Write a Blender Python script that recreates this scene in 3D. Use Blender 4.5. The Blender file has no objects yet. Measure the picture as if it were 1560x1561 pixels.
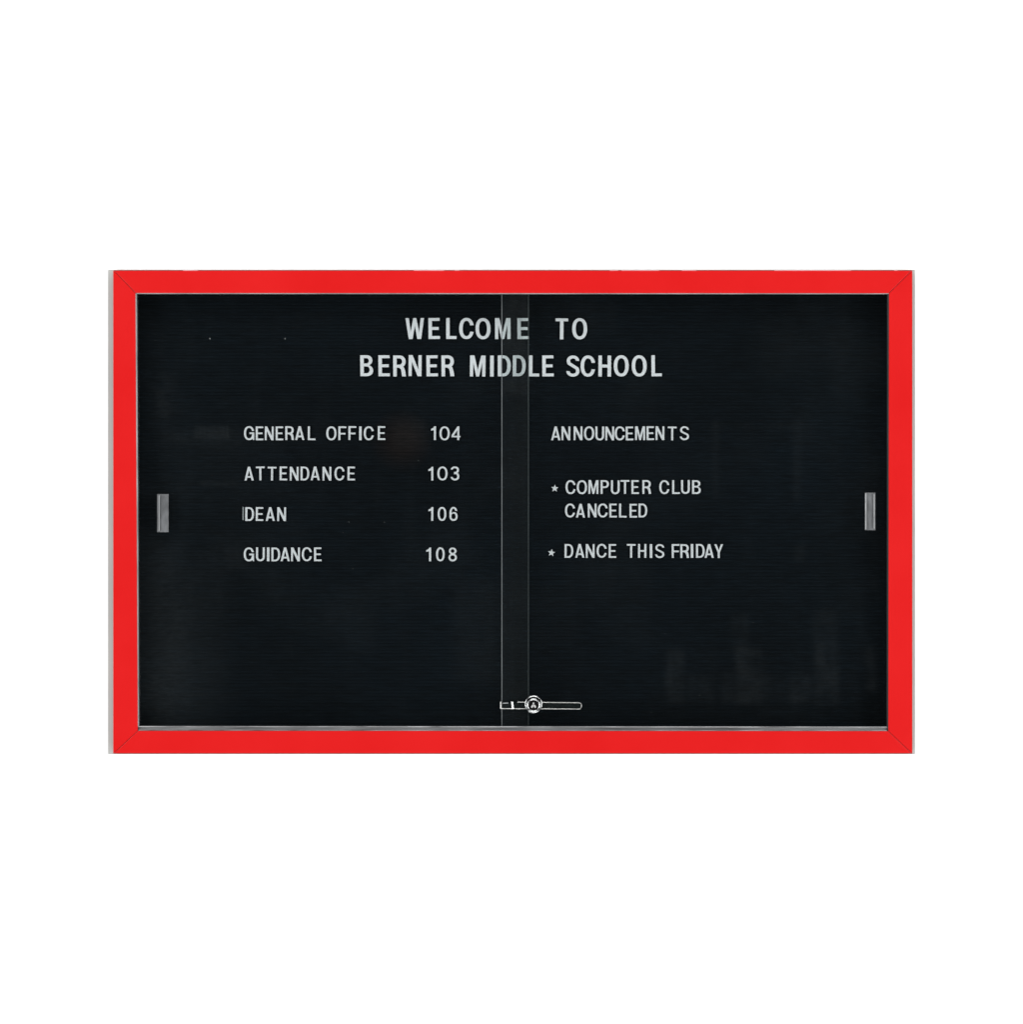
import bpy, bmesh, math, random
from mathutils import Vector, noise as mnoise
random.seed(7)
sc = bpy.context.scene
COL = sc.collection
R = math.radians

# ------------------------------------------------------------------ camera, world, lights, exposure
CAM_Y = -8.0                 # camera distance from the wall (wall face at y = 0)
FRONT = -0.055               # front face of the red frame
S = 0.001238                 # metres per photo pixel on the front face
REF = FRONT - CAM_Y
cam = bpy.data.cameras.new('camera'); cam_o = bpy.data.objects.new('camera', cam); COL.objects.link(cam_o)
cam_o.location = (0, CAM_Y, 0); cam_o.rotation_euler = (R(90), 0, 0)
cam.sensor_width = 36; cam.lens = 36 * REF / (1560.5 * S); cam.clip_end = 100
sc.camera = cam_o

w = bpy.data.worlds.new('World'); sc.world = w; w.use_nodes = True
bg = w.node_tree.nodes['Background']
bg.inputs[0].default_value = (0.80, 0.95, 1.0, 1); bg.inputs[1].default_value = 0.025

def lamp(name, loc, size, power, target=(0, 0, 0), col=(1, 1, 1)):
    l = bpy.data.lights.new(name, 'AREA'); l.shape = 'RECTANGLE'; l.size, l.size_y = size
    l.energy = power; l.color = col
    o = bpy.data.objects.new(name, l); COL.objects.link(o); o.location = loc
    o.rotation_euler = (Vector(target) - Vector(loc)).to_track_quat('-Z', 'Y').to_euler()
LP = 0.46
lamp('softbox', (-3.3, -2.3, 0), (1.6, 3.6), 420 * LP)
lamp('softbox', (3.3, -2.3, 0), (1.6, 3.6), 420 * LP)
lamp('softbox', (0, -2.0, 3.1), (3.6, 1.6), 400 * LP)
lamp('softbox', (0, -2.0, -3.1), (3.6, 1.6), 400 * LP)

sc.view_settings.view_transform = 'Standard'; sc.view_settings.look = 'None'
sc.view_settings.exposure = 0; sc.view_settings.gamma = 1; sc.view_settings.use_curve_mapping = False
sc.cycles.use_denoising = True
sc.cycles.max_bounces = 12; sc.cycles.transparent_max_bounces = 16

def at(px, py, y):
    """photo pixel -> point on the plane at depth y"""
    k = S * (y - CAM_Y) / REF
    return Vector(((px - 780.0) * k, y, (780.5 - py) * k))

# ------------------------------------------------------------------ materials
def mat(name, col, rough=0.5, metal=0.0, spec=0.5, var=0.0, scale=(40, 40, 40), bump=0.0, bscale=(200, 200, 200), rvar=0.0, coat=0.0):
    m = bpy.data.materials.new(name); m.use_nodes = True
    nt = m.node_tree; p = nt.nodes['Principled BSDF']; L = nt.links.new
    p.inputs['Base Color'].default_value = (*col, 1); p.inputs['Roughness'].default_value = rough
    p.inputs['Metallic'].default_value = metal; p.inputs['Specular IOR Level'].default_value = spec
    if coat: p.inputs['Coat Weight'].default_value = coat; p.inputs['Coat Roughness'].default_value = 0.12
    tc = nt.nodes.new('ShaderNodeTexCoord')
    def nz(sca, detail=5):
        mp = nt.nodes.new('ShaderNodeMapping'); mp.inputs['Scale'].default_value = sca
        L(tc.outputs['Object'], mp.inputs['Vector'])
        n = nt.nodes.new('ShaderNodeTexNoise'); n.inputs['Scale'].default_value = 1; n.inputs['Detail'].default_value = detail
        L(mp.outputs[0], n.inputs['Vector']); return n
    if var or rvar:
        n = nz(scale)
        r = nt.nodes.new('ShaderNodeMapRange'); r.inputs[1].default_value = 0.3; r.inputs[2].default_value = 0.7
        r.inputs[3].default_value = 1 - var; r.inputs[4].default_value = 1 + var
        L(n.outputs['Fac'], r.inputs[0])
        x = nt.nodes.new('ShaderNodeVectorMath'); x.operation = 'SCALE'; x.inputs[0].default_value = col
        L(r.outputs[0], x.inputs['Scale']); L(x.outputs[0], p.inputs['Base Color'])
        if rvar:
            q = nt.nodes.new('ShaderNodeMapRange'); q.inputs[3].default_value = max(0, rough - rvar); q.inputs[4].default_value = rough + rvar
            L(n.outputs['Fac'], q.inputs[0]); L(q.outputs[0], p.inputs['Roughness'])
    if bump:
        n = nz(bscale); b = nt.nodes.new('ShaderNodeBump'); b.inputs['Strength'].default_value = bump; b.inputs['Distance'].default_value = 0.001
        L(n.outputs['Fac'], b.inputs['Height']); L(b.outputs[0], p.inputs['Normal'])
    return m

M = {}
M['wall'] = mat('white wall paint', (0.88, 0.88, 0.88), 0.7, spec=0.2, var=0.01, scale=(4, 4, 4), bump=0.15, bscale=(150, 150, 150))
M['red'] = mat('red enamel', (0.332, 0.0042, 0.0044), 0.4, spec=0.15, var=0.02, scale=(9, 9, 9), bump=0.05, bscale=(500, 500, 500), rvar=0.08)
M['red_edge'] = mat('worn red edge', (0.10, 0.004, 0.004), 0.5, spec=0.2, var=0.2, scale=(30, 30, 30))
M['chip'] = mat('bare chipped edge', (0.36, 0.15, 0.165), 0.5, spec=0.3, var=0.15, scale=(60, 60, 60))
M['grey'] = mat('pale grey case metal', (0.258, 0.268, 0.258), 0.5, spec=0.3, var=0.05, scale=(30, 30, 6))
M['alu'] = mat('mill aluminium', (0.115, 0.118, 0.121), 0.42, metal=0.25, spec=0.4, var=0.5, scale=(9, 60, 160), bump=0.1, bscale=(8, 60, 900))
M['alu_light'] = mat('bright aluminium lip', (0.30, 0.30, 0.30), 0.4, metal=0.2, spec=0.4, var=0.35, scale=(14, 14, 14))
M['ridge'] = mat('aluminium ridge with painted highlights', (0.20, 0.202, 0.205), 0.4, metal=0.2, spec=0.4, var=0.6, scale=(24, 24, 60))  # light, uneven tone paints broken highlights along the track
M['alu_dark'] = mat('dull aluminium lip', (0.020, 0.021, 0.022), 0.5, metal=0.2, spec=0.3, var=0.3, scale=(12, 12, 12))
M['pull'] = mat('scuffed grey pull', (0.063, 0.066, 0.069), 0.45, spec=0.35, var=0.35, scale=(120, 120, 50), bump=0.2, bscale=(400, 400, 120))
M['pull_lip'] = mat('scuffed pull lip', (0.16, 0.165, 0.168), 0.4, spec=0.4, var=0.3, scale=(200, 200, 40))
M['letter_small'] = mat('white letter plastic, small', (0.312, 0.315, 0.327), 0.4, spec=0.25, var=0.07, scale=(120, 120, 120))
M['letter'] = mat('white letter plastic', (0.335, 0.337, 0.352), 0.4, spec=0.25, var=0.05, scale=(120, 120, 120))
M['letter_dim'] = mat('grey plastic sliver', (0.13, 0.138, 0.142), 0.4, spec=0.25, var=0.1, scale=(120, 120, 120))
M['rim'] = mat('satin chrome rim', (0.27, 0.27, 0.262), 0.34, metal=1.0, var=0.25, scale=(90, 90, 300))
M['chrome'] = mat('chrome', (0.44, 0.45, 0.45), 0.22, metal=1.0, var=0.04, scale=(200, 200, 200), rvar=0.04)
M['dark_metal'] = mat('blackened steel', (0.0035, 0.0046, 0.0046), 0.25, spec=0.15, metal=0.0, var=0.6, scale=(160, 160, 300))
M['keyway'] = mat('polished keyway', (0.30, 0.30, 0.30), 0.4, metal=0.2)
M['black'] = mat('black lock face', (0.002, 0.002, 0.002), 0.4, spec=0.04)
M['lint_dull'] = mat('dull lint', (0.045, 0.047, 0.048), 0.8, spec=0.1)
M['lint'] = mat('pale lint', (0.16, 0.16, 0.16), 0.8, spec=0.1)

def felt():
    m = bpy.data.materials.new('black felt'); m.use_nodes = True
    nt = m.node_tree; p = nt.nodes['Principled BSDF']; L = nt.links.new
    p.inputs['Roughness'].default_value = 0.95; p.inputs['Specular IOR Level'].default_value = 0.04
    tc = nt.nodes.new('ShaderNodeTexCoord')
    def nz(sca, lo, hi, a, b, det=4):
        mp = nt.nodes.new('ShaderNodeMapping'); mp.inputs['Scale'].default_value = sca
        L(tc.outputs['Object'], mp.inputs['Vector'])
        n = nt.nodes.new('ShaderNodeTexNoise'); n.inputs['Scale'].default_value = 1; n.inputs['Detail'].default_value = det
        L(mp.outputs[0], n.inputs['Vector'])
        r = nt.nodes.new('ShaderNodeMapRange'); r.inputs[1].default_value = lo; r.inputs[2].default_value = hi
        r.inputs[3].default_value = a; r.inputs[4].default_value = b
        L(n.outputs['Fac'], r.inputs[0]); return r
    def mul(a, b):
        x = nt.nodes.new('ShaderNodeMath'); x.operation = 'MULTIPLY'; L(a.outputs[0], x.inputs[0]); L(b.outputs[0], x.inputs[1]); return x
    f = mul(mul(nz((30, 40, 330), .3, .7, .66, 1.34), nz((700, 700, 700), .3, .7, .75, 1.25)), nz((3, 3, 3.5), .3, .7, .75, 1.3))
    # a brownish stain beside OFFICE
    d = nt.nodes.new('ShaderNodeVectorMath'); d.operation = 'DISTANCE'
    L(tc.outputs['Object'], d.inputs[0]); c = at(612, 672, -0.012); d.inputs[1].default_value = c
    r = nt.nodes.new('ShaderNodeMapRange'); r.inputs[1].default_value = 0.020; r.inputs[2].default_value = 0.062; r.inputs[3].default_value = 0.8; r.inputs[4].default_value = 0
    L(d.outputs['Value'], r.inputs[0])
    mx = nt.nodes.new('ShaderNodeMix'); mx.data_type = 'RGBA'
    mx.inputs[6].default_value = FELT; mx.inputs[7].default_value = (0.0048, 0.0032, 0.0030, 1)
    L(r.outputs[0], mx.inputs[0])
    s = nt.nodes.new('ShaderNodeVectorMath'); s.operation = 'SCALE'
    L(mx.outputs[2], s.inputs[0]); L(f.outputs[0], s.inputs['Scale']); L(s.outputs[0], p.inputs['Base Color'])
    return m
FELT = (0.0009, 0.0018, 0.0028, 1)
M['felt'] = felt()

def glass():
    m = bpy.data.materials.new('sliding door glass'); m.use_nodes = True
    nt = m.node_tree; nt.nodes.clear(); L = nt.links.new; N = nt.nodes.new
    out = N('ShaderNodeOutputMaterial'); tr = N('ShaderNodeBsdfTransparent'); tr.inputs[0].default_value = (0.955, 0.972, 0.968, 1)
    gl = N('ShaderNodeBsdfGlossy'); gl.inputs['Roughness'].default_value = 0.02
    fr = N('ShaderNodeFresnel'); fr.inputs[0].default_value = 1.55
    ge = N('ShaderNodeNewGeometry'); inv = N('ShaderNodeMath'); inv.operation = 'SUBTRACT'; inv.inputs[0].default_value = 1
    L(ge.outputs['Backfacing'], inv.inputs[1])
    mu = N('ShaderNodeMath'); mu.operation = 'MULTIPLY'; L(fr.outputs[0], mu.inputs[0]); L(inv.outputs[0], mu.inputs[1])
    m1 = N('ShaderNodeMixShader'); L(mu.outputs[0], m1.inputs[0]); L(tr.outputs[0], m1.inputs[1]); L(gl.outputs[0], m1.inputs[2])
    # dust, wiping streaks, finger marks and painted pale reflections on the pane
    a = N('ShaderNodeAttribute'); a.attribute_name = 'smudge_reflection'
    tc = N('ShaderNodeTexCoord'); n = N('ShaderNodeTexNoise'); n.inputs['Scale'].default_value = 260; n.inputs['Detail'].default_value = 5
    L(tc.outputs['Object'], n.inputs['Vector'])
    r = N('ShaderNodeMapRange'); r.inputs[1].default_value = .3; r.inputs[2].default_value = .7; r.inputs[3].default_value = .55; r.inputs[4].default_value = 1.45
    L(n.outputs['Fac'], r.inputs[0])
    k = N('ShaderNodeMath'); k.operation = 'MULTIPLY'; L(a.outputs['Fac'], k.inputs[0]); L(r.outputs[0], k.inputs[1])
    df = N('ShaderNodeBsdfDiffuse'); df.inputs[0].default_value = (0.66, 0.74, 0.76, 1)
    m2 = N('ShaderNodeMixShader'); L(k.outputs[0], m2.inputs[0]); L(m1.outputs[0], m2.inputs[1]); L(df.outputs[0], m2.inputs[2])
    L(m2.outputs[0], out.inputs[0])
    return m
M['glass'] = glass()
M['glass_edge'] = mat('ground glass edge', (0.072, 0.080, 0.083), 0.5, spec=0.3, var=0.2, scale=(30, 30, 30))
M['glass_edge_rear'] = mat('ground glass edge, rear', (0.024, 0.029, 0.030), 0.5, spec=0.2, var=0.35, scale=(9, 9, 9))  # darker copy: dimming behind the front pane put into the colour

# ------------------------------------------------------------------ helpers
def obj(name, me, parent=None, *mats):
    o = bpy.data.objects.new(name, me); COL.objects.link(o)
    for m in mats: me.materials.append(M[m])
    if parent: o.parent = parent; o.matrix_parent_inverse = parent.matrix_world.inverted()
    return o
def bobj(name, bm, parent, *mats, smooth=False):
    bmesh.ops.recalc_face_normals(bm, faces=bm.faces[:])
    me = bpy.data.meshes.new(name); bm.to_mesh(me); bm.free()
    if smooth:
        for p in me.polygons: p.use_smooth = True
    return obj(name, me, parent, *mats)
def tag(o, label, cat, group=None):
    o['label'] = label; o['category'] = cat
    if group: o['group'] = group
    return o
def prism(bm, pts, y0, y1, mi=0):
    """extrude a list of (px, py) read on the front plane y1 back to y0 (world points from at())"""
    f = [bm.verts.new(at(px, py, y1)) for px, py in pts]
    b = [bm.verts.new((v.co.x, y0, v.co.z)) for v in f]
    fs = [bm.faces.new(f), bm.faces.new(b[::-1])]
    n = len(pts)
    for i in range(n):
        fs.append(bm.faces.new((f[i], b[i], b[(i + 1) % n], f[(i + 1) % n])))
    for q in fs: q.material_index = mi
    return f, b
def rect(x0, y0, x1, y1): return [(x0, y0), (x1, y0), (x1, y1), (x0, y1)]
def bevel_front(bm, yf, wd, seg=2):
    es = [e for e in bm.edges if all(abs(v.co.y - yf) < 1e-5 for v in e.verts)]
    return bmesh.ops.bevel(bm, geom=es, offset=wd, segments=seg, profile=0.5, affect='EDGES', clamp_overlap=True)

# ------------------------------------------------------------------ setting
bm = bmesh.new()
vs = [bm.verts.new(p) for p in ((-7, 0, -7), (7, 0, -7), (7, 0, 7), (-7, 0, 7))]
bm.faces.new(vs)
wall = bobj('wall', bm, None, 'wall'); wall['kind'] = 'structure'
bpy.context.view_layer.update()

# ------------------------------------------------------------------ the display case
case = bpy.data.objects.new('display_case', None); COL.objects.link(case)
case.empty_display_size = 0.1
case.location = (0, -0.001, at(780, 1149.8, -0.034).z)
tag(case, 'red framed letter board cabinet with sliding glass doors on white wall', 'display case')
bpy.context.view_layer.update()

# inner opening corners as measured (the opening is not quite square)
TL, TR, BR, BL = (206.2, 446.8), (1356.0, 447.2), (1354.9, 1114.4), (209.8, 1113.9)
OTL, OTR, OBR, OBL = (172.5, 412.0), (1391.4, 412.0), (1391.4, 1148.9), (172.5, 1148.9)

# grey body: a ring of four walls plus a back, wider than the frame
bm = bmesh.new()
prism(bm, rect(164.3, 410.9, 1395.7, 1149.7), -0.001, -0.0045)
prism(bm, rect(164.3, 410.9, 203, 1149.7), -0.0045, -0.034)
prism(bm, rect(1359, 410.9, 1395.7, 1149.7), -0.0045, -0.034)
prism(bm, rect(203.2, 410.9, 1358.8, 443), -0.0045, -0.034)
prism(bm, rect(203.2, 1118, 1358.8, 1149.7), -0.0045, -0.034)
bobj('case_body', bm, case, 'grey')

# mitred rails
def rail(o0, o1, i1, i0, side):
    """o0-o1 the outer edge, i0-i1 the inner edge; ends pulled back a hair for the mitre joint"""
    g = 0.34
    def sh(p, q, n=g):       # shift p toward q by n pixels along the rail
        d = Vector(q) - Vector(p); d.normalize(); r = Vector(p) + d * n; return (r.x, r.y)
    pts = [sh(o0, o1), sh(o1, o0), sh(i1, i0), sh(i0, i1)]
    bm = bmesh.new()
    prism(bm, pts, -0.0345, FRONT)
    if side in 'tb':
        for x in CUTS:
            bmesh.ops.bisect_plane(bm, geom=bm.verts[:] + bm.edges[:] + bm.faces[:], plane_co=at(x, 0, FRONT), plane_no=(1, 0, 0))
    es = []
    for e in bm.edges:
        if len(e.link_faces) == 2 and all(abs(v.co.y - FRONT) < 1e-5 for v in e.verts) and e.calc_face_angle(0) > 0.3:
            es.append(e)
    bmesh.ops.bevel(bm, geom=es, offset=0.0011, segments=2, profile=0.5, affect='EDGES')
    bmesh.ops.recalc_face_normals(bm, faces=bm.faces[:])
    zt = at(0, 412, FRONT).z; zb = at(0, 1148.9, FRONT).z
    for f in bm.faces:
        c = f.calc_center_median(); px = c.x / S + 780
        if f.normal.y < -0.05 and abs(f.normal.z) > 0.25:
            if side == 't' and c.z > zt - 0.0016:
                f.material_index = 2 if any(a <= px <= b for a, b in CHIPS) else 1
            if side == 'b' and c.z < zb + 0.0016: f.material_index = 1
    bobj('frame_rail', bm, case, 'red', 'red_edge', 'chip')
CHIPS = [(279, 302), (631, 677), (693, 700), (930, 943), (948, 1005), (1040, 1062), (1181, 1298), (1364, 1369)]
CUTS = sorted({x for c in CHIPS for x in c})
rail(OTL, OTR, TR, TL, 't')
rail(OTR, OBR, BR, TR, 'r')
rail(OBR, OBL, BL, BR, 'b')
rail(OBL, OTL, TL, BL, 'l')

# thin aluminium lips lining the opening, and the door track along the bottom
LY0, LY1 = -0.0348, -0.0535
def lip(pts, m):
    bm = bmesh.new(); prism(bm, pts, LY0, LY1); bobj('inner_lip', bm, case, m)
e = 0.15
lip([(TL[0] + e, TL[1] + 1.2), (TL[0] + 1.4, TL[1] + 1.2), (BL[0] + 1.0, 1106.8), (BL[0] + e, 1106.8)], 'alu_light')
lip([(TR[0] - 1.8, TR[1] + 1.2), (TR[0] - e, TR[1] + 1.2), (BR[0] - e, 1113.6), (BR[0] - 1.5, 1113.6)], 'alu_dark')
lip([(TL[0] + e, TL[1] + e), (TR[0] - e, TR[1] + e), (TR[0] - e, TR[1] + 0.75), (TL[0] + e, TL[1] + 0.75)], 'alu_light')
bm = bmesh.new()
xa0, xa1, xb = BL[0] + 0.4, BL[0] + 0.4, 1353.0
prism(bm, [(xa0, 1107.0), (xb, 1107.9), (xb, 1114.0), (xa1, 1113.6)], LY0, -0.0505)
bevel_front(bm, -0.0505, 0.0006, 1)
tr_ = bobj('door_track', bm, case, 'alu')
for (ya, yb, h, m) in ((1106.9, 1107.8, 1.1, 'ridge'), (1112.6, 1113.3, 0.9, 'ridge')):
    bm = bmesh.new()
    prism(bm, [(xa0, ya), (xb, yb), (xb, yb + h), (xa0, ya + h)], -0.0507, -0.0530)
    bevel_front(bm, -0.0530, 0.0004, 1)
    bobj('track_ridge', bm, tr_, m)

# grooved felt board: quarter inch grooves
BY = -0.012
bm = bmesh.new()
p0 = at(196, 440, BY); p1 = at(1366, 1122, BY)
pitch = 0.00635; prof = []
z = p0.z
while z > p1.z:
    prof += [(z, BY + 0.0005), (z - 0.0004, BY + 0.0002), (z - 0.0012, BY), (z - 0.0042, BY), (z - 0.0052, BY + 0.0002),
             (z - 0.0057, BY + 0.0005), (z - 0.00575, BY + 0.0011), (z - 0.00625, BY + 0.0011)]
    z -= pitch
prof = [(p0.z, -0.0047)] + prof + [(z, -0.0047)]
a = [bm.verts.new((p0.x, y, zz)) for zz, y in prof]; b = [bm.verts.new((p1.x, y, zz)) for zz, y in prof]
for i in range(len(prof) - 1): bm.faces.new((a[i], b[i], b[i + 1], a[i + 1]))
bm.faces.new((a[0], a[-1], b[-1], b[0]))
board = bobj('felt_board', bm, case, 'felt')
# specks of lint caught on the felt
bm = bmesh.new()
def speck(px, py, r, asp=1.0, rot=0.0):
    c = at(px, py, BY - 0.0004); n = 8
    vs = []
    for i in range(n):
        t = 2 * math.pi * i / n; k = 1 + random.uniform(-.25, .25)
        x, zz = r * k * math.cos(t), r * asp * k * math.sin(t)
        vs.append((c.x + x * math.cos(rot) - zz * math.sin(rot), c.z + x * math.sin(rot) + zz * math.cos(rot)))
    f = [bm.verts.new((x, c.y - 0.0004, zz)) for x, zz in vs]; bk = [bm.verts.new((x, c.y + 0.0003, zz)) for x, zz in vs]
    bm.faces.new(f)
    for i in range(n): bm.faces.new((f[i], f[(i + 1) % n], bk[(i + 1) % n], bk[i]))
for s in ((320, 516.2, .0010, 1.7, .2), (434.6, 516.2, .0009, 1.8, .3), (236, 519, .0006, 1.2, 0), (638, 702, .0007, 2.2, .4),
          (1067, 1060, .0009, 1.2, 0), (1149, 949, .0006, 1, 0), (1014, 966, .0006, 1, 0), (993, 1086, .0006, 1, 0), (538, 867, .0007, 1.5, 0),
          (532, 796, .0009, 1.4, .5), (586, 796, .0007, 2.0, .2), (523, 812, .0007, 1, 0), (276, 1077, .0006, 1, 0), (840, 993, .0006, 1, 0),
          (472, 1090, .0005, 1, 0), (1236, 766, .0005, 1, 0)):
    speck(*s)
for f in bm.faces:
    f.material_index = 0 if f.calc_center_median().z > at(0, 520, BY).z and f.calc_center_median().x > at(300, 0, BY).x else 1
ln = bobj('lint', bm, board, 'lint', 'lint_dull'); ln['kind'] = 'stuff'

# glass doors
def fbm(x, y): return mnoise.fractal(Vector((x, y, 3.7)), 0.9, 2.1, 4)
def box(px, py, x0, y0, x1, y1, soft):
    def s(v, lo, hi):
        a = min(max((v - lo) / soft + .5, 0), 1) * min(max((hi - v) / soft + .5, 0), 1); return a
    return s(px, x0, x1) * s(py, y0, y1)
def smudge_reflection(px, py, front):
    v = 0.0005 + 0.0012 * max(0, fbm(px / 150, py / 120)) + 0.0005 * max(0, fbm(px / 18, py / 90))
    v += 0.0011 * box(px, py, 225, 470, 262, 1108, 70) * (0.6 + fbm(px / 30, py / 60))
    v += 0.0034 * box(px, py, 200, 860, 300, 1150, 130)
    v += 0.0045 * box(px, py, 298, 650, 350, 669, 4) * (0.55 + 0.45 * math.sin(px * 0.95))  # ghost letters: a faint reflection painted as pale bars
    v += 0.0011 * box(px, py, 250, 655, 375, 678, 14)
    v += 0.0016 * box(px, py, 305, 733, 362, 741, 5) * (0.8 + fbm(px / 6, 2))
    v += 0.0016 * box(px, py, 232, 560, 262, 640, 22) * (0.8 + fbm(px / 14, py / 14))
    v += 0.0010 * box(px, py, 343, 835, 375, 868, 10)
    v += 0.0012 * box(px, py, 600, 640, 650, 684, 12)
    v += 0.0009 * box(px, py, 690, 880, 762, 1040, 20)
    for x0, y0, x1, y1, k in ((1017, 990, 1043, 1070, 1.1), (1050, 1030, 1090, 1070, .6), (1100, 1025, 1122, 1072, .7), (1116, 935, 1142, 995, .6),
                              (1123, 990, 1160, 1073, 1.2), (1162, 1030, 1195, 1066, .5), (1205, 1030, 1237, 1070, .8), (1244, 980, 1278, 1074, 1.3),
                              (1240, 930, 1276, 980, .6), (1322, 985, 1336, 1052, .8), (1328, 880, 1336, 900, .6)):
        v += 0.0022 * k * box(px, py, x0, y0, x1, y1, 11) * (0.85 + 0.8 * fbm(px / 26, py / 30))  # pale upright reflections painted into the pane's diffuse layer
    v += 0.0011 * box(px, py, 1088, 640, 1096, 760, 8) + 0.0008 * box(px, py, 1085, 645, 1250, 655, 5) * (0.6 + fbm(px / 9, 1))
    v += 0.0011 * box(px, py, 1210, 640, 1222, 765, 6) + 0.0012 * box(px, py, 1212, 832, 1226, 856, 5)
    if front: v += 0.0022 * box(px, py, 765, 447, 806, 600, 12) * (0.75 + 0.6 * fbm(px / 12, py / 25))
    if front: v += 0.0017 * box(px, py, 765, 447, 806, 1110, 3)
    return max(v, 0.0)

def pane(x0, x1, yb, yf, cham_side, front, edge_mat):
    y_top, y_bot = 444.0, 1110.0
    ch = 1.15
    gx0 = x0 + (ch if cham_side == 'l' else 0); gx1 = x1 - (ch if cham_side == 'r' else 0)
    nx, ny = 190, 210
    me = bpy.data.meshes.new('glass_door'); V = []; F = []; MI = []; SM = []
    for j in range(ny + 1):
        for i in range(nx + 1):
            px = gx0 + (gx1 - gx0) * i / nx; py = y_top + (y_bot - y_top) * j / ny
            V.append(at(px, py, yf)); SM.append(smudge_reflection(px, py, front))
    for j in range(ny):
        for i in range(nx):
            q = j * (nx + 1) + i; F.append((q, q + nx + 1, q + nx + 2, q + 1)); MI.append(0)
    def vert(px, py, y):
        p = at(px, py, yf); V.append(Vector((p.x, y, p.z))); SM.append(0.0); return len(V) - 1
    # ground chamfer on the exposed edge, side walls and back
    dm = 0.0014
    bx0, bx1 = x0, x1
    ft0, ft1, fb0, fb1 = 0, nx, ny * (nx + 1), ny * (nx + 1) + nx
    if cham_side == 'l':
        c0, c1 = vert(x0, y_top, yf + dm), vert(x0, y_bot, yf + dm); F.append((ft0, c0, c1, fb0)); MI.append(1)
    else:
        c0, c1 = vert(x1, y_top, yf + dm), vert(x1, y_bot, yf + dm); F.append((ft1, fb1, c1, c0)); MI.append(1)
    b0, b1, b2, b3 = vert(bx0, y_top, yb), vert(bx1, y_top, yb), vert(bx1, y_bot, yb), vert(bx0, y_bot, yb)
    F.append((b0, b1, b2, b3)); MI.append(0)
    if cham_side == 'l': F += [(c0, b0, b3, c1), (ft1, fb1, b2, b1)]
    else: F += [(ft0, b0, b3, fb0), (c0, c1, b2, b1)]
    MI += [1, 1]
    me.from_pydata([tuple(v) for v in V], [], F)
    me.polygons.foreach_set('material_index', MI)
    at_ = me.attributes.new('smudge_reflection', 'FLOAT', 'POINT'); at_.data.foreach_set('value', SM)
    me.update()
    return obj('glass_door', me, case, 'glass', edge_mat)
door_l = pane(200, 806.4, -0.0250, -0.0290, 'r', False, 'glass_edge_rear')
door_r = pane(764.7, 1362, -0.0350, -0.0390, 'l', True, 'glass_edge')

def pull(x0, y0, x1, y1, yg, lips, door):
    bm = bmesh.new()
    prism(bm, rect(x0, y0, x1, y1), yg - 0.0001, yg - 0.0022); bevel_front(bm, yg - 0.0022, 0.0005, 1)
    for a, b, tp in lips:
        bm2 = len(bm.faces)
        f, bk = prism(bm, rect(a, y0 + tp, b, y1 - tp), yg - 0.00225, yg - 0.0055, 1)
    bobj('finger_pull', bm, door, 'pull', 'pull_lip')
pull(239.3, 753.2, 256.8, 811.2, -0.0290, ((241.6, 243.1, 2),), door_l)
pull(1319.2, 751.0, 1335.2, 808.2, -0.0390, ((1319.5, 1321.6, 1), (1332.5, 1334.2, 2.4)), door_r)

# ------------------------------------------------------------------ ratchet lock hooked on the front door's edge
GY = -0.0390
lock = bpy.data.objects.new('showcase_lock', None); COL.objects.link(lock); lock.location = at(813.5, 1081, GY); lock.empty_display_size = 0.03
tag(lock, 'chrome ratchet lock with long bar and round keyed knob clamped on glass door edge', 'lock')
bpy.context.view_layer.update()
def curve_mesh(cu, name):
    o = bpy.data.objects.new('tmp', cu); COL.objects.link(o)
    dg = bpy.context.evaluated_depsgraph_get(); me = bpy.data.meshes.new_from_object(o.evaluated_get(dg)); me.name = name
    bpy.data.objects.remove(o); bpy.data.curves.remove(cu); return me
def tube(paths, r, name, parent, m):
    cu = bpy.data.curves.new(name, 'CURVE'); cu.dimensions = '3D'; cu.bevel_depth = r; cu.bevel_resolution = 3; cu.use_fill_caps = True
    for pts, cyc in paths:
        s = cu.splines.new('POLY'); s.points.add(len(pts) - 1)
        for q, p in zip(s.points, pts): q.co = (*p, 1)
        s.use_cyclic_u = cyc
    me = curve_mesh(cu, name)
    for p in me.polygons: p.use_smooth = True
    return obj(name, me, parent, m)
yb_ = GY - 0.0036
bar_out = [(788, 1070.6), (883, 1071.2)] + [(883.5 + 3.2 * math.sin(t) , 1076 - 4.8 * math.cos(t)) for t in [R(a) for a in range(20, 180, 20)]] + [(883, 1080.7), (788, 1079.7)]
bm = bmesh.new(); prism(bm, [(784, 1070.6)] + bar_out[1:-1] + [(784, 1079.7)], GY - 0.0004, yb_ + 0.0006)
bar = bobj('lock_bar', bm, lock, 'dark_metal')
tube([([at(x, y, yb_) for x, y in [(789, 1070.2)] + bar_out[1:-1] + [(789, 1080.2)]], False)], 0.00078, 'bar_rim', bar, 'rim')
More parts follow.
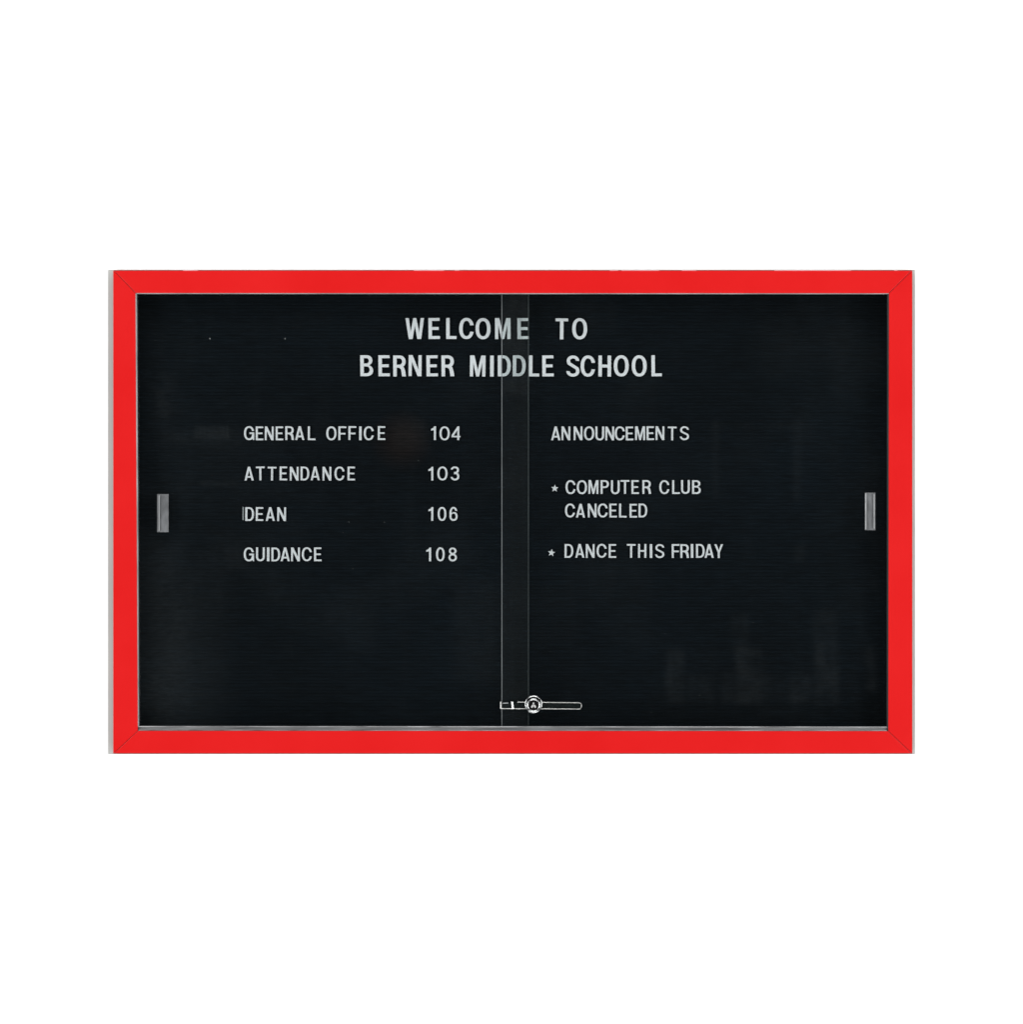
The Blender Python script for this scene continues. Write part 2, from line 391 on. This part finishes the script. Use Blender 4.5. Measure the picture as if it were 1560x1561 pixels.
# clamp at the left end, folded round the edge of the front pane
bm = bmesh.new()
prism(bm, rect(762.6, 1069.8, 783.8, 1080.2), GY - 0.0004, yb_ + 0.0004)
prism(bm, rect(762.6, 1069.8, 764.2, 1080.2), GY + 0.0050, GY - 0.0003)
prism(bm, [(766.5, 1071.3), (775, 1070.9), (775, 1072.4), (766.5, 1072.6)], yb_ + 0.0003, yb_ - 0.0008, 1)
clamp = bobj('lock_clamp', bm, lock, 'dark_metal', 'pull_lip')
def plate(name, pts, y0, y1, bv, parent, m):
    bm = bmesh.new(); prism(bm, pts, y0, y1); bevel_front(bm, y1, bv, 2); return bobj(name, bm, parent, m)
plate('clamp_tab', rect(762.7, 1069.6, 764.7, 1080.4), yb_ + 0.0003, yb_ - 0.0014, 0.0008, clamp, 'rim')
plate('clamp_tab', [(779.4, 1069.2), (782.2, 1069.2), (783.8, 1080.6), (780.6, 1080.6)], yb_ + 0.0003, yb_ - 0.0022, 0.0012, clamp, 'chrome')
tube([([at(764, 1080, yb_), at(792, 1080.3, yb_)], False)], 0.0009, 'clamp_rim', clamp, 'rim')

# knob: lathe
KC = at(813.6, 1073.3, GY); px_ = S
def lathe(name, prof, parent, m, n=64, sq=1.0, dz=0.0):
    bm = bmesh.new(); rings = []
    for r, d in prof:
        y = GY - d
        if r < 1e-6: rings.append([bm.verts.new((KC.x, y, KC.z + dz * px_))])
        else: rings.append([bm.verts.new((KC.x + r * px_ * math.cos(2 * math.pi * i / n), y, KC.z + dz * px_ + r * px_ * sq * math.sin(2 * math.pi * i / n))) for i in range(n)])
    for a, b in zip(rings, rings[1:]):
        for i in range(n):
            j = (i + 1) % n
            if len(b) == 1: bm.faces.new((a[i], a[j], b[0]))
            else: bm.faces.new((a[i], a[j], b[j], b[i]))
    return bobj(name, bm, parent, m, smooth=True)
def arcp(cx, cd, r, d, a0, a1, n=7): return [(cx + r * math.cos(R(a0 + (a1 - a0) * i / (n - 1))), cd + d * math.sin(R(a0 + (a1 - a0) * i / (n - 1)))) for i in range(n)]
def ring(cx, cd, r, d): return [(cx + r, GROOVE)] + arcp(cx, cd, r, d, 0, 180, 9) + [(cx - r, GROOVE)]
GROOVE = 0.0045
knob = lathe('lock_knob', [(13.2, 0.0004), (13.4, 0.0040)] + arcp(12.5, 0.0060, 0.9, 0.0012, 0, 180, 9) + [(11.5, GROOVE), (7.4, GROOVE)], lock, 'chrome')
lathe('knob_groove_shade', [(11.45, GROOVE + 0.0001), (11.2, GROOVE + 0.0004), (7.6, GROOVE + 0.0004)], knob, 'black', dz=0.2)  # black band that puts the groove's shade into colour
lathe('knob_ring', ring(9.2, 0.0072, 1.35, 0.0017), knob, 'chrome', dz=-1.5)
lathe('key_face', [(7.9, 0.0046), (7.8, 0.0070), (7.5, 0.0083), (5.0, 0.0088), (0, 0.0090)], knob, 'black', dz=-1.4)
# raised keyway surround: small round head over two flared drops
cu = bpy.data.curves.new('keyway', 'CURVE'); cu.dimensions = '2D'; cu.fill_mode = 'BOTH'; cu.extrude = 0.0006; cu.bevel_depth = 0.0004; cu.bevel_resolution = 2
def closed(cu, pts):
    s = cu.splines.new('POLY'); s.points.add(len(pts) - 1); s.use_cyclic_u = True
    for q, p in zip(s.points, pts): q.co = (p[0], p[1], 0, 1)
def ell(cx, cy, rx, ry, n=20, rot=0):
    return [(cx + rx * math.cos(t) * math.cos(rot) - ry * math.sin(t) * math.sin(rot), cy + rx * math.cos(t) * math.sin(rot) + ry * math.sin(t) * math.cos(rot)) for t in [2 * math.pi * i / n for i in range(n)]]
for e_ in (ell(-0.1, 2.7, 0.9, 1.5), ell(-2.0, -1.6, 1.2, 2.2, rot=-.45), ell(2.0, -1.6, 1.2, 2.2, rot=.45)):
    closed(cu, [(x * px_, y * px_) for x, y in e_])
me = curve_mesh(cu, 'keyway')
for v in me.vertices:
    x, y, z_ = v.co; v.co = (KC.x + x, GY - 0.0097 - z_, KC.z + y - 1.4 * px_)
obj('keyway', me, knob, 'keyway')

# ------------------------------------------------------------------ letters
SV, SH = 0.162, 0.134        # upright and level strokes, cap height = 1
def sup(cx, cy, rx, ry, t, n=2.25):
    c, s = math.cos(t), math.sin(t)
    return (cx + rx * math.copysign(abs(c) ** (2 / n), c), cy + ry * math.copysign(abs(s) ** (2 / n), s))
def arc(cx, cy, rx, ry, a0, a1, k=28, n=2.25): return [sup(cx, cy, rx, ry, R(a0 + (a1 - a0) * i / k), n) for i in range(k + 1)]
def cut_y(cx, cy, rx, ry, y, n=2.25):
    """angle in the first/fourth quadrant at which the superellipse meets height y"""
    s = min(1, abs(y - cy) / ry) ** (n / 2); return math.degrees(math.asin(s)) * (1 if y >= cy else -1)
def Dshape(x0, y0, x1, y1, sx):
    """straight left side at x0, level top and bottom to sx, round right side to x1; counter-clockwise"""
    return [(x0, y1), (x0, y0)] + arc(sx, (y0 + y1) / 2, x1 - sx, (y1 - y0) / 2, -90, 90, 24)
def ysweep(f, y0=0.0, y1=1.0, n=48):
    """right hand outline x = f(y) from bottom to top"""
    return [(f(y0 + (y1 - y0) * (1 - math.cos(math.pi * i / n)) / 2), y0 + (y1 - y0) * (1 - math.cos(math.pi * i / n)) / 2) for i in range(n + 1)]
def bowl(y, yc, ry, x0, rx, n=2.25):
    k = 1 - (abs(y - yc) / ry) ** n
    return x0 + rx * max(k, 0) ** (1 / n)
def glyph(c, w):
    v, h = SV, SH
    if c == 'I': return [[(0, 0), (w, 0), (w, 1), (0, 1)]]
    if c == 'L': return [[(0, 0), (w, 0), (w, h), (v, h), (v, 1), (0, 1)]]
    if c == 'T': return [[(w/2-v/2, 0), (w/2+v/2, 0), (w/2+v/2, 1-h), (w, 1-h), (w, 1), (0, 1), (0, 1-h), (w/2-v/2, 1-h)]]
    if c == 'E': return [[(0, 0), (w, 0), (w, h), (v, h), (v, .5-h/2), (w*.90, .5-h/2), (w*.90, .5+h/2), (v, .5+h/2), (v, 1-h), (w*.98, 1-h), (w*.98, 1), (0, 1)]]
    if c == 'F': return [[(0, 0), (v, 0), (v, .47-h/2), (w*.90, .47-h/2), (w*.90, .47+h/2), (v, .47+h/2), (v, 1-h), (w, 1-h), (w, 1), (0, 1)]]
    if c == 'H': return [[(0, 0), (v, 0), (v, .5-h/2), (w-v, .5-h/2), (w-v, 0), (w, 0), (w, 1), (w-v, 1), (w-v, .5+h/2), (v, .5+h/2), (v, 1), (0, 1)]]
    if c == 'N':
        a = v * 0.92; k = v * 1.12
        return [[(0, 0), (a, 0), (a, .70), (w-k, 0), (w, 0), (w, 1), (w-a, 1), (w-a, .30), (k, 1), (0, 1)]]
    if c == 'M':
        a = v * 0.92
        return [[(0, 0), (a, 0), (a, .70), (w/2-v*.42, 0), (w/2+v*.42, 0), (w-a, .70), (w-a, 0), (w, 0), (w, 1), (w-v*1.25, 1), (w/2, .30), (v*1.25, 1), (0, 1)]]
    if c == 'W':
        q = w * 0.27; d = v * 0.55
        return [[(q-d, 0), (q+d, 0), (w/2, .66), (w-q-d, 0), (w-q+d, 0), (w, 1), (w-v*1.0, 1), (w-q, .30), (w/2+v*.45, 1), (w/2-v*.45, 1), (q, .30), (v*1.0, 1), (0, 1)]]
    if c == 'A':
        d = v * 0.55; s = (w/2 - d) / 1.0
        b0, b1 = .20, .20 + h
        il = lambda y: v * 1.02 + (w/2 - v * 1.02) * (y / .74)     # inner side meets the axis at .74
        return [[(0, 0), (v*1.02, 0), (il(b0), b0), (w-il(b0), b0), (w-v*1.02, 0), (w, 0), (w/2+d, 1), (w/2-d, 1)],
                [(il(b1), b1), (w-il(b1), b1), (w/2, .76)]]
    if c == 'Y':
        return [[(w/2-v/2, 0), (w/2+v/2, 0), (w/2+v/2, .40), (w, 1), (w-v*1.08, 1), (w/2, .55), (v*1.08, 1), (0, 1), (w/2-v/2, .40)]]
    if c in 'O0': return [arc(w/2, .5, w/2, .505, 0, 360, 56)[:-1], arc(w/2, .5, w/2-v, .505-h, 0, 360, 48)[:-1]]
    if c == 'D': return [Dshape(0, 0, w, 1, w*.42), Dshape(v, h, w-v, 1-h, w*.44)]
    if c == 'U':
        ry = .34
        return [[(0, 1), (0, ry)] + arc(w/2, ry-.005, w/2, ry, 180, 360, 30) + [(w, 1), (w-v, 1)] + arc(w/2, ry-.005, w/2-v, ry-h, 360, 180, 24) + [(v, 1)]]
    if c == 'C':
        o = (w/2+.01, .5, w/2+.01, .505); i = (w/2+.01, .5, w/2+.01-v, .505-h)
        yt, yl = .665, .335
        return [arc(*o, cut_y(*o, yt), 360 + cut_y(*o, yl), 48) + arc(*i, 360 + cut_y(*i, yl + .012), cut_y(*i, yt - .012), 40)]
    if c == 'G':
        o = (w/2, .5, w/2, .505); i = (w/2, .5, w/2-v, .505-h)
        k = v * .80; b1, b0 = .55, .55 - h
        # lower right: the bowl runs into a short upright with a level bar
        return [arc(*o, cut_y(*o, .67), 298, 46) + [(w - k, .10), (w - k + .03, 0), (w, 0), (w, b1), (w*.54, b1), (w*.54, b0), (w-v*.98, b0)] +
                arc(*i, 360 + cut_y(*i, .36), cut_y(*i, .66), 40)]
    if c == 'P':
        y0 = .43
        return [[(0, 0), (v, 0), (v, y0)] + arc(w*.48, (1+y0)/2, w*.52, (1-y0)/2, -90, 90, 24) + [(0, 1)], Dshape(v, y0+h, w-v, 1-h, w*.48)]
    if c == 'R':
        y0 = .42
        b = arc(w*.46, (1+y0)/2, w*.52, (1-y0)/2, -52, 90, 24)
        return [[(0, 0), (v, 0), (v, y0), (w*.44, y0), (w*.60, y0-.06), (w-v*1.28, y0-.20), (w-v*1.12, 0), (w, 0), (w-v*.20, y0-.17), (w-v*.50, y0-.02)] + b + [(0, 1)],
                Dshape(v, y0+h, w*.98-v, 1-h, w*.46)]
    if c == 'B':
        f = lambda y: max(bowl(y, .265, .265, w*.46, w*.54), bowl(y, .755, .245, w*.46, w*.48), w*.46 if y in (0., 1.) else 0)
        return [[(0, 1), (0, 0)] + ysweep(f), Dshape(v, h, w-v, .535-h/2, w*.46), Dshape(v, .535+h/2, w*.94-v, 1-h, w*.46)]
    if c == '8':
        f = lambda y: max(bowl(y, .275, .28, 0, w/2, 2.1), bowl(y, .76, .245, 0, w*.455, 2.1))
        r = ysweep(f, -.004, 1.004)
        return [[(w/2 + x, y) for x, y in r] + [(w/2 - x, y) for x, y in r[-2:0:-1]],
                arc(w/2, .28, w/2-v*.95, .275-h, 0, 360, 32)[:-1], arc(w/2, .755, w*.455-v*.95, .245-h*.95, 0, 360, 32)[:-1]]
    if c == '3':
        uo = (w*.47, .75, w*.49, .255); ui = (w*.47, .75, w*.49-v, .255-h)
        lo = (w*.48, .285, w*.52, .29); li = (w*.48, .285, w*.52-v, .29-h)
        a = cut_y(*lo, .50); b = cut_y(*uo, .545)
        return [arc(*lo, -172, a, 36) + arc(*uo, b, 172, 34) + arc(*ui, 168, -88, 24) + [(w*.38, .75-.255+h-.005), (w*.38, .435)] + arc(*li, 88, -168, 28)]
    if c == '6':
        o = (w/2, .5, w/2, .505); i = (w/2, .5, w/2-v, .505-h)
        bo = (w/2, .32, w/2, .325)
        top = arc(*o, cut_y(*o, .72), 180, 26)
        return [top + [(0, .32)] + arc(*bo, 180, 430, 48) + [(w*.5, .63), (v+.03, .575)] +
                [p for p in arc(*i, 168, cut_y(*i, .735), 22)], arc(w/2, .32, w/2-v*.95, .325-h, 0, 360, 32)[:-1]]
    if c == 'S':
        ru, rl = w/2 - v*.5 - .015, w/2 - v*.5
        cu_, cl = .742, .262
        yu, ylw = 1.004 - h/2 - cu_, cl + .004 - h/2
        key = arc(w/2, cu_, ru, yu, 4, 225, 22, 2.1) + arc(w/2, cl, rl, ylw, 45, -176, 22, 2.1)
        # resample as a smooth centre line, then lay the stroke to both sides
        cl_ = []
        for i in range(len(key) - 1):
            p0, p1, p2, p3 = key[max(i-1, 0)], key[i], key[i+1], key[min(i+2, len(key)-1)]
            for q in (0, .25, .5, .75):
                cl_.append(tuple(.5*((2*p1[a]) + (-p0[a]+p2[a])*q + (2*p0[a]-5*p1[a]+4*p2[a]-p3[a])*q*q + (-p0[a]+3*p1[a]-3*p2[a]+p3[a])*q**3) for a in (0, 1)))
        cl_.append(key[-1])
        l, r = [], []
        for i in range(len(cl_)):
            a, b = cl_[max(i-2, 0)], cl_[min(i+2, len(cl_)-1)]
            dx, dy = b[0]-a[0], b[1]-a[1]; n = math.hypot(dx, dy); dx /= n; dy /= n
            hw = (v*.98*abs(dy)**2 + h*1.0*abs(dx)**2) / 2
            if i < 2: dx, dy = 0.12, 1.0
            if i > len(cl_) - 3: dx, dy = 0.12, 1.0
            l.append((cl_[i][0]-dy*hw, cl_[i][1]+dx*hw)); r.append((cl_[i][0]+dy*hw, cl_[i][1]-dx*hw))
        return [l + r[::-1]]
    if c == '1': 
        return [[(w-v*1.02, 0), (w, 0), (w, 1), (w-v*.80, 1), (w-v*1.3, .90), (0, .80), (0, .69), (w-v*1.02, .74)]]
    if c == '4':
        x1 = w * .86; x0 = x1 - v*.95; b0, b1 = .20, .20 + h*.9
        return [[(x0, 0), (x1, 0), (x1, b0), (w, b0), (w, b1), (x1, b1), (x1, 1), (x0 + .01, 1), (0, b1 + .04), (0, b0), (x0, b0)], [(v*.95, b1), (x0, b1), (x0, .73)]]
    if c == '*':
        pts = []
        for k in range(10):
            r = .5 if k % 2 == 0 else .215
            t = math.pi / 2 + k * math.pi / 5; pts.append((w/2 + r * math.cos(t), .5 + r * math.sin(t)))
        return [pts]
LT = 0.0036
_cache = {}
def glyph_mesh(c, w, hpx):
    """mesh centred on its width, standing on z = 0, back on y = 0, front on y = -LT"""
    global SV, SH
    SV, SH = (0.163, 0.134) if hpx > 25 else (0.140, 0.115)
    H = hpx * KL
    cu = bpy.data.curves.new('glyph', 'CURVE'); cu.dimensions = '2D'; cu.fill_mode = 'BOTH'
    bv = 0.00035
    cu.extrude = LT / 2 - bv; cu.bevel_depth = bv; cu.bevel_resolution = 1; cu.offset = -bv * 0.7
    for loop in glyph(c, w / hpx): closed(cu, [(x * H - w * KL / 2, y * H) for x, y in loop])
    me = curve_mesh(cu, 'letter')
    for v in me.vertices:
        x, y, z_ = v.co; v.co = (x, -LT / 2 - z_, y)
    me.materials.clear(); me.materials.append(M['letter' if hpx > 25 else 'letter_small'])
    return me
KL = S * (BY - LT - CAM_Y) / REF
WL = {'W': 28.2, 'E': 17.3, 'L': 15.6, 'C': 21.6, 'O': 22.6, 'M': 23.5, 'T': 19.1, 'B': 19.4, 'R': 19.2, 'N': 19.7, 'I': 5.5, 'D': 19.6, 'S': 20.0, 'H': 19.1}
WS = {'G': 15.4, 'E': 11.3, 'N': 13.2, 'R': 12.9, 'A': 13.8, 'L': 11.6, 'O': 15.3, 'F': 11.8, 'I': 3.7, 'C': 14.9, 'T': 13.2, 'D': 13.1, 'U': 13.1,
      'M': 15.0, 'S': 13.8, 'P': 12.4, 'B': 13.1, 'H': 12.5, 'Y': 13.0, '1': 7.3, '0': 13.0, '3': 12.6, '4': 13.4, '6': 12.2, '8': 12.5, '*': 11.2}
ORD = ['first', 'second', 'third', 'fourth', 'fifth', 'sixth', 'seventh', 'eighth', 'ninth', 'tenth', 'eleventh', 'twelfth', 'thirteenth']
def place(c, shape, cx, ytop, ybot, big, name, label, cat, group, tilt):
    key = (shape, big)
    if key not in _cache:
        o = bpy.data.objects.new(name, glyph_mesh(shape, (WL if big else WS)[shape], ybot - ytop)); _cache[key] = o
    else:
        o = _cache[key].copy()
        for k in list(o.keys()): del o[k]
    o.name = name
    COL.objects.link(o)
    p = at(cx, ybot, BY - LT)
    o.location = (p.x, BY - 0.0001, p.z); o.rotation_euler = (0, R(tilt), 0)
    tag(o, label, cat, group)
def word(txt, xs, yt, yb2, big, where, group, numeral=False):
    """xs: left and right edge of every letter, read off the photograph"""
    hh = 31.8 if big else 20.8
    for k, (c, (a, b)) in enumerate(zip(txt, xs)):
        shape = c
        if c == '0' and b - a > 14.5: shape = 'O'
        base = (yt + yb2) / 2 + hh / 2 + random.uniform(-.25, .25)
        kind = 'numeral' if numeral else 'letter'
        size = 'large' if big else 'small'
        if numeral: lab = f'white plastic numeral {c}, {ORD[k]} figure of room number {txt} {where}'
        else: lab = f'{size} white plastic letter {c}, {ORD[k]} letter of {txt} {where}'
        place(c, shape, (a + b) / 2, base - hh, base, big, 'plastic_' + kind, lab, kind, group, random.uniform(-.7, .7))
H1, H2 = 'large white letters of the heading', 'small white letters of the room list'
H3, H4 = 'small white letters of the announcements', 'white numerals of the room numbers'
word('WELCOME', [(618.5,646.9),(653.5,670.8),(680.3,696.2),(700,721.8),(725.4,748),(755,778.5),(789.2,806.5)], 485.1, 516.9, True, 'in top line', H1)
word('TO', [(846.9,866),(872.7,895.4)], 485.3, 517.1, True, 'in top line', H1)
word('BERNER', [(549.5,568.9),(576.9,594.6),(599.7,618.9),(622.8,642.6),(650.5,667.7),(673.5,692.6)], 541.8, 573.6, True, 'in second line', H1)
word('MIDDLE', [(716.6,740),(747.3,752.8),(759.2,778.8),(781.9,801.5),(806.7,822.1),(827.1,844.4)], 542, 573.8, True, 'in second line', H1)
word('SCHOOL', [(863.7,883.5),(885.6,906.9),(912.7,931.7),(936.2,958.7),(963.7,986.3),(993.8,1009.2)], 542, 573.8, True, 'in second line', H1)
word('GENERAL', [(372,387.2),(390,401),(403.5,416.9),(420.4,431.5),(434.8,448.1),(450.2,463.7),(469.1,481)], 650, 670.8, False, 'before OFFICE', H2)
word('OFFICE', [(497.5,512.8),(515.8,527.7),(531.2,543),(547.5,551.2),(554.6,569.6),(575.8,587.6)], 650, 670.8, False, 'after GENERAL', H2)
word('104', [(657.3,664.5),(669.9,686),(688.6,701.9)], 650, 670.8, False, 'right of OFFICE', H4, True)
word('ATTENDANCE', [(372.7,386.6),(390.2,403.5),(408,421.1),(426.5,437.3),(441.4,455.3),(458.4,471.1),(473.7,487.3),(491.7,505),(509.7,525),(529.7,541.2)], 711.5, 732.2, False, 'below GENERAL OFFICE', H2)
word('103', [(653.3,660.7),(666.8,682.6),(687.6,700.2)], 711.5, 732.2, False, 'right of ATTENDANCE', H4, True)
word('DEAN', [(373.8,387.2),(390,401),(405,418.8),(422.5,435.8)], 773.3, 794.2, False, 'above GUIDANCE', H2)
word('106', [(653.3,660.4),(667.6,680.3),(685.6,697.6)], 772.9, 793.9, False, 'right of DEAN', H4, True)
word('GUIDANCE', [(371.5,387.2),(390,403.5),(406.9,410.7),(413.8,426.8),(427.9,441.4),(443.8,456.8),(459.9,475.3),(478.5,490.5)], 834.8, 855.4, False, 'below DEAN', H2)
word('108', [(649.9,657.3),(664.8,677.9),(684,696.5)], 834.6, 855.4, False, 'right of GUIDANCE', H4, True)
word('ANNOUNCEMENTS', [(840.4,854.6),(856.5,869.4),(875.2,887.9),(890.8,905.8),(908.1,921),(923.5,936.3),(937.7,952.3),(954.6,965.8),(968.7,983.8),(986.5,997.3),(1000,1012.9),(1018.7,1031.5),(1036.9,1050.8)], 650.2, 671, False, 'heading the right column', H3)
word('COMPUTER', [(862.9,877.3),(879.6,895),(897.5,912.3),(916.2,928.3),(931.9,944.6),(946.5,960),(963.3,974.2),(980,992.5)], 732.2, 752.8, False, 'before CLUB', H3)
word('CLUB', [(1005.8,1020.6),(1025.4,1036.7),(1039.2,1051.7),(1055.6,1068.7)], 732.2, 752.8, False, 'after COMPUTER', H3)
word('CANCELED', [(861.9,876.3),(878.3,892.1),(896.9,909.4),(911.7,926.3),(929.6,940.6),(944.2,955.6),(960.4,971.5),(973.8,986.9)], 768, 788.8, False, 'below COMPUTER', H3)
word('DANCE', [(861,874.2),(877.3,891.2),(894,906.2),(909.8,924.8),(928.3,939.6)], 829.4, 850.2, False, 'before THIS', H3)
word('THIS', [(956,969),(973.3,985.4),(991.2,994.6),(999.2,1012.9)], 829.6, 850.4, False, 'between DANCE and FRIDAY', H3)
word('FRIDAY', [(1024.8,1036.3),(1038.3,1050.2),(1053.8,1057.3),(1061.9,1074.4),(1075,1088.3),(1089.8,1102.7)], 829.6, 850.4, False, 'after THIS', H3)
place('*', '*', 845.7, 738.9, 750.1, False, 'plastic_star', 'small white five pointed star before COMPUTER CLUB', 'star', 'white star bullets of the announcements', 3)
place('*', '*', 840.2, 837.0, 848.2, False, 'plastic_star', 'small white five pointed star before DANCE THIS FRIDAY', 'star', 'white star bullets of the announcements', 8)
bm = bmesh.new(); prism(bm, rect(369.6, 772.6, 371.5, 792.8), BY - 0.0001, BY - LT); bevel_front(bm, BY - LT, 0.0003, 1)
tag(bobj('plastic_sliver', bm, None, 'letter_dim'), 'thin grey plastic sliver standing upright just left of the D of DEAN', 'plastic sliver')
